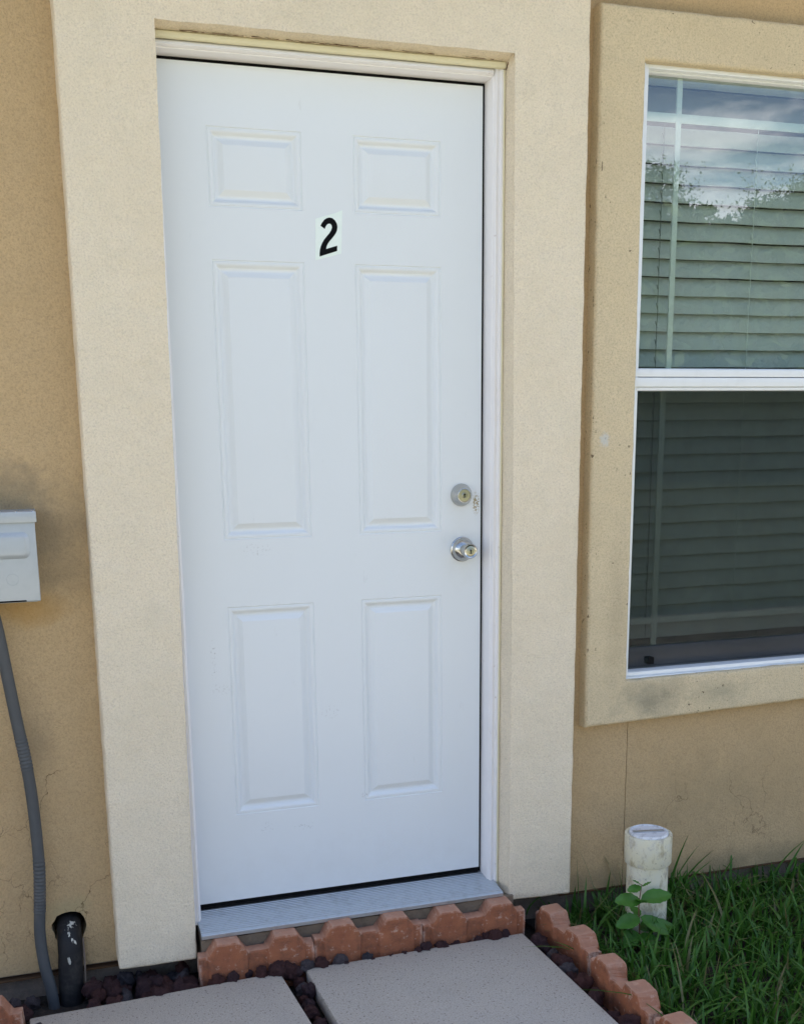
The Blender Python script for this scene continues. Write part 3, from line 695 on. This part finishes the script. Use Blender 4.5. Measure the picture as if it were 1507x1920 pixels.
# embossed panel on the cover
bm = bmesh.new()
def rrect(x0, x1, z0, z1, r, y, n=5):
    out = []
    for cx, cz, a0 in ((x1 - r, z1 - r, 0), (x0 + r, z1 - r, 90), (x0 + r, z0 + r, 180), (x1 - r, z0 + r, 270)):
        for k in range(n + 1):
            a = R(a0 + 90 * k / n); out.append((cx + r * math.cos(a), y, cz + r * math.sin(a)))
    return out
prev = None
for ins, yy in ((0, -.1170), (.002, -.1182), (.006, -.1225), (.010, -.1245), (.013, -.1250)):
    ring = [bm.verts.new(c) for c in rrect(-1.40 + ins, -1.135 - ins, .945 + ins, 1.006 - ins, .014 - ins * .5, yy)]
    if prev:
        for k in range(len(ring)): bm.faces.new((prev[k], prev[(k + 1) % len(ring)], ring[(k + 1) % len(ring)], ring[k]))
    prev = ring
bm.faces.new(prev); link('embossed_panel', bm, m_box, cov, smooth=True, angle=40)
bm = bmesh.new()
for rr in (.013,):
    tube(bm, [(-1.178 + rr * math.cos(R(a)), -.1174, .900 + rr * math.sin(R(a))) for a in range(0, 361, 15)], .0006, 6, caps=False)
link('stamped_ring', bm, m_box, cov, smooth=True)
bm = bmesh.new(); box(bm, -1.30, -1.152, -.1182, -.112, .8490, .8525); link('latch_slot', bm, m_black, cov)
for sx_ in (-1.158, -1.123):
    bm = bmesh.new(); lathe(bm, [(.0032, 0), (.0032, .001), (.0022, .0024), (.0008, .0028)], (sx_, -.112, 1.0500), axis='z', n=14); link('screw', bm, m_nickel, eb, smooth=True, angle=40)

cp = [(-1.235, -.085, .86), (-1.222, -.072, .79), (-1.209, -.062, .67), (-1.196, -.058, .55), (-1.184, -.056, .45), (-1.177, -.054, .34), (-1.175, -.054, .20), (-1.181, -.055, .10), (-1.187, -.056, .02), (-1.183, -.060, -.06), (-1.172, -.066, -.13), (-1.164, -.072, -.22)]
def spline(P, n=10):
    out = []
    for i in range(len(P) - 1):
        p0, p1, p2, p3 = [Vector(P[min(max(i + d, 0), len(P) - 1)]) for d in (-1, 0, 1, 2)]
        for k in range(n):
            t = k / n
            out.append(.5 * ((2 * p1) + (-p0 + p2) * t + (2 * p0 - 5 * p1 + 4 * p2 - p3) * t * t + (-p0 + 3 * p1 - 3 * p2 + p3) * t ** 3))
    out.append(Vector(P[-1])); return out
sp = spline(cp, 44); rad = []
for i, p in enumerate(sp):
    ribbed = 0.07 < p.z < .21 or .44 < p.z < .52
    rad.append(.0140 + (.0009 if (ribbed and i % 4 < 2) else 0))
bm = bmesh.new(); tube(bm, sp, rad, 18)
o = link('conduit', bm, m_conduit, None, smooth=True, angle=50)
o['label'] = 'bent grey plastic conduit running down the tan wall from the metal box'; o['category'] = 'conduit'

bm = bmesh.new()
pp = spline([(-1.116, .08, .006), (-1.116, .02, .008), (-1.117, -.012, .004), (-1.118, -.034, -.016), (-1.119, -.046, -.05), (-1.122, -.050, -.10), (-1.124, -.052, -.16), (-1.126, -.054, -.24)], 8)
tube(bm, pp, .0300, 28)
o = link('drain_pipe', bm, m_pipe, None, smooth=True, angle=60)
bm = bmesh.new(); tube(bm, [(-1.086, -.030, -.02), (-1.0865, -.048, -.08), (-1.089, -.052, -.15), (-1.092, -.054, -.24)], .0028, 8); link('drip_strip', bm, m_found, o, smooth=True)
o['label'] = 'short black pipe splashed with white paint coming out of the wall beside the conduit'; o['category'] = 'pipe'

# ------------------------------------------------------------------ white cleanout pipe
PX, PY = .421, -.20
cl = thing('cleanout_pipe', 'white plastic cleanout pipe with a flat plug standing in the grass', 'pipe', loc=(PX, PY, -.148))
def lz(name, prof, mat, parent, n=48, ang=35):
    bm = bmesh.new(); lathe(bm, prof, (0, 0, 0), 'z', n); return link(name, bm, mat, parent, smooth=True, angle=ang)
lz('pipe', [(.056, -.1), (.056, .205)], m_pvc, cl)
lz('coupling', [(.0565, .196), (.0620, .197), (.0638, .200), (.0640, .275), (.0632, .2795), (.0600, .2805), (.0545, .2800), (.0540, .272)], m_pvc, cl)
plug = lz('plug', [(.0532, .25), (.0532, .2815), (.0520, .2850), (.0490, .2862), (.0470, .2855), (.0468, .2835)], m_plug, cl)
bm = bmesh.new(); box(bm, -.043, .043, -.0065, .0065, .2832, .2865, .002); bmesh.ops.rotate(bm, verts=bm.verts, matrix=Matrix.Rotation(R(-14), 3, 'Z')); link('wrench_bar', bm, m_alu, plug, smooth=True, angle=40)
cl.rotation_euler = (R(1.0), R(-.9), 0)

# ------------------------------------------------------------------ paving slabs
def slab_obj(label, x, y, ang, grp):
    bm = bmesh.new(); box(bm, -.305, .305, -.305, .305, -.045, 0, .004, 2); slice_jitter(bm, .05, .0009, 12, seed=x)
    bm2 = bmesh.new()
    o = link('paving_slab', bm, m_paver, None, smooth=True, angle=40); bm2.free()
    o.location = (x, y, -.125); o.rotation_euler = (0, 0, R(ang)); o['label'] = label; o['category'] = 'paving slab'; o['group'] = 'square concrete paving slabs at the door'
slab_obj('grey square concrete slab directly in front of the door sill, nearer the grass', -.2395, -.4765, .9, 1)
slab_obj('grey square concrete slab below the black pipe, left of the other slab', -.9035, -.4925, 3.2, 1)

# ------------------------------------------------------------------ edging bricks
def edger_mesh(seed, chip=0):
    st = []
    for c in (-.0745, .0745):
        st += [(c - .052, 0, 0), (c - .047, .0035, .0075), (c - .028, .031, .009), (c - .024, .032, .009), (c + .024, .032, .009), (c + .028, .031, .009), (c + .047, .0035, .0075), (c + .052, 0, 0)]
    st = [(-.1475, 0, 0)] + st + [(.1475, 0, 0)]
    bm = bmesh.new(); prev = None; ZB_ = -.13
    for s, zt, w in st:
        hw = .019 + w
        ring = [(-hw, ZB_), (-hw, zt - .007), (-hw + .002, zt - .002), (-hw + .007, zt), (hw - .007, zt), (hw - .002, zt - .002), (hw, zt - .007), (hw, ZB_)]
        cur = [bm.verts.new((s, y, z)) for y, z in ring]
        if prev:
            for k in range(8): bm.faces.new((prev[k], prev[(k + 1) % 8], cur[(k + 1) % 8], cur[k]))
        else: bm.faces.new(cur)
        prev = cur
    bm.faces.new(prev)
    slice_jitter(bm, .009, .0016, 28, seed=seed, axes='xz')
    if chip:
        cp_ = Vector((chip, -.02, .0))
        for v in bm.verts:
            d = (v.co - cp_).length
            if d < .02: v.co.z -= (.02 - d) * .5; v.co.y += (.02 - d) * .3
    return bm
proto = [link('edging_brick', edger_mesh(s, c), m_brick, None, smooth=True, angle=38) for s, c in ((1, .14), (2, 0), (3, .03))]
for p in proto: C.objects.unlink(p)
ed = [  # x, y, z of low top, angle, proto, label
 (-.6655, -.126, -.068, -1.0, 0, 'left-hand scalloped terracotta brick under the metal door sill, its right end chipped'),
 (-.3680, -.125, -.064, .6, 2, 'middle scalloped terracotta edging brick of the row under the door sill'),
 (-.0700, -.126, -.069, -.8, 1, 'right-hand scalloped terracotta brick under the door sill, next to the stucco corner'),
 (.1560, -.243, -.098, 92, 1, 'first scalloped terracotta edging brick beside the grass, nearest the house wall'),
 (.1500, -.562, -.098, 89, 2, 'second scalloped terracotta edging brick out from the wall along the grass'),
 (.1530, -.872, -.098, 91, 0, 'terracotta edging brick beside the grass farthest from the wall, at the photo bottom'),
 (-1.385, -.205, -.095, -3, 1, 'terracotta edging brick at far left beside the black pipe and conduit')]
for i, (x, y, z, a, pi_, lab) in enumerate(ed):
    o = proto[pi_].copy(); C.objects.link(o); o.name = 'edging_brick'; o.location = (x, y, z); o.rotation_euler = (R(rnd.uniform(-2, 2)), R(rnd.uniform(-1, 1)), R(a))
    o['label'] = lab; o['category'] = 'edging brick'; o['group'] = 'scalloped terracotta edging bricks'

# ------------------------------------------------------------------ ground
bm = bmesh.new()
vs = [bm.verts.new((x, y, -.30)) for x, y in ((-200, -200), (200, -200), (200, 200), (-200, 200))]; bm.faces.new(vs)
o = link('ground', bm, m_lawn, None); o['kind'] = 'structure'
def patch(name, x0, x1, y0, y1, z, mat, step=.03, amp=.006):
    bm = bmesh.new(); nx = int((x1 - x0) / step); ny = int((y1 - y0) / step); g = []
    for i in range(nx + 1):
        g.append([bm.verts.new((x0 + (x1 - x0) * i / nx, y0 + (y1 - y0) * j / ny, z + amp * noise.fractal(Vector((i * .31, j * .31, z)), 1, 2, 3))) for j in range(ny + 1)])
    for i in range(nx):
        for j in range(ny): bm.faces.new((g[i][j], g[i + 1][j], g[i + 1][j + 1], g[i][j + 1]))
    o = link(name, bm, mat, None, smooth=True); o['kind'] = 'structure'; return o
patch('soil_bed', -2.2, .16, -1.2, .02, -.178, m_soil)
patch('lawn_soil', .14, 3.5, -1.35, .02, -.172, m_soil, .05, .01)
bm = bmesh.new(); box(bm, -40, 40, -60, -1.3, -.29, -.172); o = link('lawn', bm, m_lawn, None); o['kind'] = 'structure'
bm = bmesh.new(); box(bm, -40, 40, -4.6, -1.45, -.2, -.164); o = link('bounce_slab', bm, m_bounce, None); o['kind'] = 'structure'  # unseen slab, added to bounce warm sunlight up onto the facade

# ------------------------------------------------------------------ lava rocks
def rock_mesh(seed):
    bm = bmesh.new(); bmesh.ops.create_icosphere(bm, subdivisions=4, radius=.5)
    r_ = random.Random(seed); sc = Vector((r_.uniform(.85, 1.2), r_.uniform(.75, 1.05), r_.uniform(.65, .95)))
    for v in bm.verts:
        n = v.co.normalized()
        d = 1 + .34 * noise.noise(n * 1.6 + Vector((seed * 3.1, 0, 0))) + .20 * noise.noise(n * 3.7 + Vector((0, seed * 2.3, 0))) + .10 * noise.noise(n * 9 + Vector((0, 0, seed)))
        pit = noise.noise(n * 7.5 + Vector((seed, seed, 4)))
        if pit > .18: d -= (pit - .18) * .45
        v.co = Vector((n.x * sc.x, n.y * sc.y, n.z * sc.z)) * .5 * d
    me = bpy.data.meshes.new('lava_rock'); bm.to_mesh(me); bm.free()
    for p in me.polygons: p.use_smooth = True
    return me
rm = []
for s in range(10):
    me = rock_mesh(s + 1); me.materials.append((m_rock_k if s % 4 == 3 else m_rock_r).m); rm.append((me, s % 4 == 3))
rr = random.Random(21)
labels = {
 'gap': ('lava rock in the narrow gap between the two grey slabs', 'lava rocks between the two slabs'),
 'sill': ('lava rock between the terracotta bricks under the sill and the slabs', 'lava rocks along the sill bricks'),
 'pipe': ('lava rock between the black pipe and the door surround foot', 'lava rocks right of the black pipe'),
 'grass': ('lava rock between the right-hand slab and the grass-side bricks', 'lava rocks along the grass-side bricks'),
 'left': ('lava rock at far left, left of the black pipe below the conduit', 'lava rocks left of the black pipe')}
def rock(x, y, z, d, zone, black=None):
    c = [q for q in rm if black is None or q[1] == black]
    me, bk = rr.choice(c)
    o = bpy.data.objects.new('lava_rock', me); C.objects.link(o); o.location = (x, y, z)
    o.scale = (d, d, d); o.rotation_euler = (rr.uniform(0, 6.3), rr.uniform(0, 6.3), rr.uniform(0, 6.3))
    lab, grp = labels[zone]
    o['label'] = ('porous grey-black ' if bk else 'porous dark red ') + lab; o['category'] = 'rock'; o['group'] = grp + (', black' if bk else ', red')
def fill(x0, x1, y0, y1, zone, dens=1.0, zt=-.150, dmin=.030, dmax=.046, avoid=()):
    st = .033 / math.sqrt(dens)
    x = x0
    while x <= x1:
        y = y0
        while y <= y1:
            px, py = x + rr.uniform(-.4, .4) * st, y + rr.uniform(-.4, .4) * st
            if not any((px - ax) ** 2 + (py - ay) ** 2 < ar * ar for ax, ay, ar in avoid):
                rock(px, py, zt + rr.uniform(-.008, .012), rr.uniform(dmin, dmax), zone)
            y += st
        x += st
fill(-.572, -.566, -.56, -.17, 'gap', 1.5, -.152, .028, .040)
fill(-.80, .03, -.165, -.16, 'sill', .8, -.138, .018, .036)
for x, d, b in ((-.775, .045, False), (-.735, .035, False), (-.62, .05, False), (-.545, .040, True), (-.505, .042, False), (-.455, .038, True), (-.59, .045, False), (-.22, .035, False), (-.18, .03, False), (-.02, .045, False), (-.66, .04, False)):
    rock(x, -.170, -.120 - .01 * rr.random(), d, 'sill', b)
av = [(-1.126, -.065, .045), (-1.17, -.07, .028)]
fill(-1.07, -.83, -.165, -.02, 'pipe', .75, -.150, .035, .055, av)
fill(.085, .118, -.70, -.19, 'grass', .75, -.145, .036, .056)
fill(-1.34, -1.21, -.34, -.235, 'left', .7, -.150, .036, .056, av)
fill(-1.31, -1.20, -.15, -.04, 'left', .7, -.155, .034, .050, av)

# ------------------------------------------------------------------ grass
def blade(bm, base, h, w, lean, az, twist=0.0, curve=1.0, n=5):
    d = Vector((math.cos(az), math.sin(az), 0)); sd_ = Vector((-d.y, d.x, 0))
    sd_ = (sd_ * math.cos(twist) + d * math.sin(twist))
    prev = None
    for i in range(n + 1):
        t = i / n
        p = Vector(base) + d * (lean * h * t ** (1 + curve * .6)) + Vector((0, 0, h * (t - .38 * lean * t * t * curve)))
        ww = w * (1 - t ** 2.2) * (.6 + .4 * min(1, t * 4)) + .0003
        fold = Vector((0, 0, -ww * .18))
        cur = [bm.verts.new(p - sd_ * ww * .5), bm.verts.new(p + fold), bm.verts.new(p + sd_ * ww * .5)]
        if prev:
            bm.faces.new((prev[0], prev[1], cur[1], cur[0])); bm.faces.new((prev[1], prev[2], cur[2], cur[1]))
        prev = cur
rg = random.Random(5); bm = bmesh.new()
def clump(x, y, n, hmin, hmax, spread=.02):
    a0 = rg.uniform(0, 6.3)
    for _ in range(n):
        blade(bm, (x + rg.gauss(0, spread), y + rg.gauss(0, spread), -.178), rg.uniform(hmin, hmax), rg.uniform(.006, .0135), abs(rg.gauss(.55, .42)), rg.uniform(0, 6.3), rg.uniform(-.6, .6), rg.uniform(.5, 1.6))
x = .20
while x < 1.7:
    y = -1.05
    while y < -.025:
        px, py = x + rg.uniform(-.02, .02), y + rg.uniform(-.02, .02)
        dp = math.hypot(px - PX, py - PY)
        dense = noise.noise(Vector((px * 5, py * 5, 0)))
        if dp > .075 and px > .20 and (px > .28 or rg.random() < .6):
            hm = .135 + .06 * dense
            clump(px, py, 5 if dense > -.2 else 4, .045, max(.07, hm))
        y += .037
    x += .037
# tall tufts that stand against the wall, the surround and round the pipe
for x, y, h, ln, az in ((.262, -.11, .225, .05, 2.9), (.275, -.115, .16, .25, 1.0), (.36, -.045, .265, .30, 2.9), (.37, -.06, .15, .15, .4), (.385, -.06, .16, .5, 2.9), (.43, -.05, .17, .9, 3.4), (.32, -.08, .12, .8, .3),
    (.445, -.04, .23, .35, 2.8), (.47, -.05, .18, .3, 2.5), (.58, -.05, .24, .30, .1), (.585, -.045, .22, .5, .0), (.60, -.05, .20, .75, .1), (.57, -.04, .16, .1, 1.6), (.55, -.06, .15, .2, 3.1), (.59, -.07, .17, .9, .2),
    (.93, -.05, .20, .8, .1), (.86, -.05, .14, .5, 3.0), (.80, -.05, .16, .3, 1.0), (.98, -.06, .17, .6, .3), (.70, -.05, .13, .6, 2.0), (.74, -.06, .15, .5, .2)):
    blade(bm, (x, y, -.175), h, .0100, ln, az, rg.uniform(-.3, .3), .8, 7)
    for _ in range(3): blade(bm, (x + rg.gauss(0, .012), y - .015, -.175), h * rg.uniform(.4, .75), .007, abs(rg.gauss(.5, .3)), rg.uniform(0, 6.3), 0, 1, 6)
for _ in range(420):
    t = rg.uniform(0, 1); blade(bm, (.195 + rg.uniform(0, .05), -.12 - .8 * t, -.178), rg.uniform(.04, .10), .006, abs(rg.gauss(.5, .3)), rg.uniform(0, 6.3), rg.uniform(-.5, .5), 1)
for _ in range(60):
    a = rg.uniform(0, 6.3); blade(bm, (PX + .085 * math.cos(a), PY + .085 * math.sin(a), -.178), rg.uniform(.07, .15), .007, abs(rg.gauss(.35, .2)), rg.uniform(0, 6.3), 0, 1)
for _ in range(260):      # long stray runners and dead straw lying over the rest
    blade(bm, (rg.uniform(.24, 1.5), rg.uniform(-.95, -.05), -.16), rg.uniform(.11, .2), rg.uniform(.004, .009), rg.uniform(.6, 1.5), rg.uniform(0, 6.3), rg.uniform(-.5, .5), rg.uniform(.9, 1.7), 7)
# few blades peeping through under the sill and under the stucco corner
for x, y in ((-.11, -.108), (-.10, -.108), (-.095, -.108), (-.02, -.108), (.0, -.107), (.10, -.07), (.115, -.075)):
    blade(bm, (x, y, -.12), .085, .007, .9, rg.choice((.2, 3.4)), 0, 1.2, 6)
o = link('grass', bm, m_grass, None, smooth=True, angle='keep'); o['kind'] = 'stuff'; o['label'] = 'coarse green lawn grass growing against the wall'; 

# ------------------------------------------------------------------ sapling
SX, SY = .352, -.285
sap = thing('sapling', 'young broad-leaved seedling growing in front of the white plastic pipe', 'plant', loc=(SX, SY, -.178))
bm = bmesh.new(); tube(bm, spline([(.004, 0, 0), (.0, 0, .06), (-.003, .002, .12), (.001, 0, .178)], 5), [.0021 - .0011 * i / 15 for i in range(16)], 8); link('stem', bm, m_stem, sap, smooth=True)
def leaf(base, tip, wd, cup=.15, droop=.1, roll=0):
    b = Vector(base); t_ = Vector(tip); d = t_ - b; L_ = d.length; d.normalize()
    up_ = Vector((0, -.35, 1)); s_ = d.cross(up_).normalized(); u_ = s_.cross(d).normalized()
    s2 = s_ * math.cos(roll) + u_ * math.sin(roll); u2 = u_ * math.cos(roll) - s_ * math.sin(roll)
    bm = bmesh.new(); prev = None; n = 10
    for i in range(n + 1):
        t = i / n; w_ = wd * (math.sin(math.pi * min(1, t * .97 + .015)) ** .72) * (1 - .15 * t)
        if i in (0, n): w_ = .0008
        p = b + d * L_ * t - Vector((0, 0, 1)) * droop * L_ * t * t
        ser = .0007 * (1 if i % 2 else -1)
        cur = [bm.verts.new(p + s2 * k * (w_ * .5 + ser * abs(k)) + u2 * (abs(k) * cup * w_ + .0010 * math.sin(i * 2.1 + k))) for k in (-1, -.5, 0, .5, 1)]
        if prev:
            for k in range(4): bm.faces.new((prev[k], prev[k + 1], cur[k + 1], cur[k]))
        prev = cur
    link('leaf', bm, m_leaf, sap, smooth=True, angle='keep')
for b, tp, wd, dr, rl in (((0, 0, .172), (-.034, -.004, .168), .019, .0, .3), ((0, 0, .176), (-.018, .004, .188), .012, 0, -.3), ((.001, 0, .172), (.022, 0, .180), .006, 0, 0),
     ((0, 0, .136), (-.066, -.012, .156), .033, .1, .35), ((0, 0, .138), (.062, -.012, .152), .034, .1, -.35), ((0, 0, .130), (-.012, -.022, .148), .022, 0, 0),
     ((0, 0, .092), (-.062, -.014, .094), .033, .1, .4), ((0, 0, .094), (.052, -.024, .062), .034, .1, -.3), ((0, 0, .096), (-.005, .03, .108), .02, 0, 0),
     ((.0, 0, .06), (.050, .02, .058), .028, .1, -.2), ((.0, 0, .05), (-.05, -.01, .045), .036, .2, .3), ((.0, 0, .05), (.018, -.04, .035), .036, .2, -.1), ((.0, 0, .075), (.085, .005, .065), .030, .15, -.3)):
    q = Vector(b) + (Vector(tp) - Vector(b)) * 1.12; leaf(b, q, wd * 1.22, .12, dr, rl)

sap.scale = (1.22, 1.22, 1.12)
# ------------------------------------------------------------------ far trees behind the camera, seen mirrored in the glass
rt = random.Random(11); bm = bmesh.new()
def leafq(c, s):
    u = Vector((rt.gauss(0, 1), rt.gauss(0, 1), rt.gauss(0, 1))).normalized(); v = u.orthogonal().normalized()
    a = rt.uniform(0, 6.3); v = Matrix.Rotation(a, 3, u) @ v; w_ = u.cross(v)
    bm.faces.new([bm.verts.new(c + v * s), bm.verts.new(c + w_ * s * .45), bm.verts.new(c - v * s), bm.verts.new(c - w_ * s * .45)])
x = -34.0
while x < 44:
    near = 3 < x < 25
    h = rt.uniform(6.3, 7.7); r_ = rt.uniform(1.6, 2.6); cy = -24 + rt.uniform(-1.5, 1.5)
    # dense body of big leaf clumps low down, then fine twiggy growth towards the top
    for _ in range(2300 if near else 160):
        zc = rt.uniform(-.1, .87) * h; a = rt.uniform(0, 6.3); q = rt.random() ** .5 * r_ * math.sqrt(max(.12, 1 - (max(zc, 0) / h) ** 3.5)) * 1.15
        leafq(Vector((x + q * math.cos(a), cy + q * math.sin(a) * .7, zc)), rt.uniform(.18, .36))
    for _ in range(80 if near else 4):
        a = rt.uniform(0, 6.3); q = rt.random() ** .5 * r_; zc = h * rt.uniform(.72, 1)
        q *= math.sqrt(max(.04, 1 - (zc / h) ** 3)); c = Vector((x + q * math.cos(a), cy + q * math.sin(a) * .7, zc - .17)); sz = rt.uniform(.25, .5)
        for _ in range(90): leafq(c + Vector((rt.gauss(0, .5), rt.gauss(0, .5), rt.gauss(0, .45))) * sz, rt.uniform(.035, .075))
    for _ in range(26 if near else 3):
        a = rt.uniform(0, 6.3); q = rt.random() * r_ * .8; b0 = Vector((x + q * math.cos(a), cy, h * rt.uniform(.72, .9))); l_ = rt.uniform(.5, 1.6)
        dr = Vector((rt.gauss(0, .35), 0, 1))
        for k in range(44): leafq(b0 + dr * l_ * k / 44 + Vector((rt.gauss(0, .09), rt.gauss(0, .09), 0)), rt.uniform(.028, .06))
    x += rt.uniform(1.1, 1.9)
for _ in range(9000):         # clipped hedge mass behind the trunks
    leafq(Vector((rt.uniform(2, 26), -26.5 + rt.gauss(0, .4), rt.uniform(-.1, 1) * (6.7 + .6 * noise.noise(Vector((_ * .37, 0, 0)))))), rt.uniform(.2, .4))
o = link('far_trees', bm, m_tree, None, angle='keep'); o['kind'] = 'stuff'; o['label'] = 'row of garden trees reflected in the upper window glass'

for ob in bpy.data.objects:
    if ob.name.startswith(('upper_sash', 'lower_sash')): ob.empty_display_size = .05
S.render.engine = 'CYCLES'
S.cycles.max_bounces = 10; S.cycles.transparent_max_bounces = 12
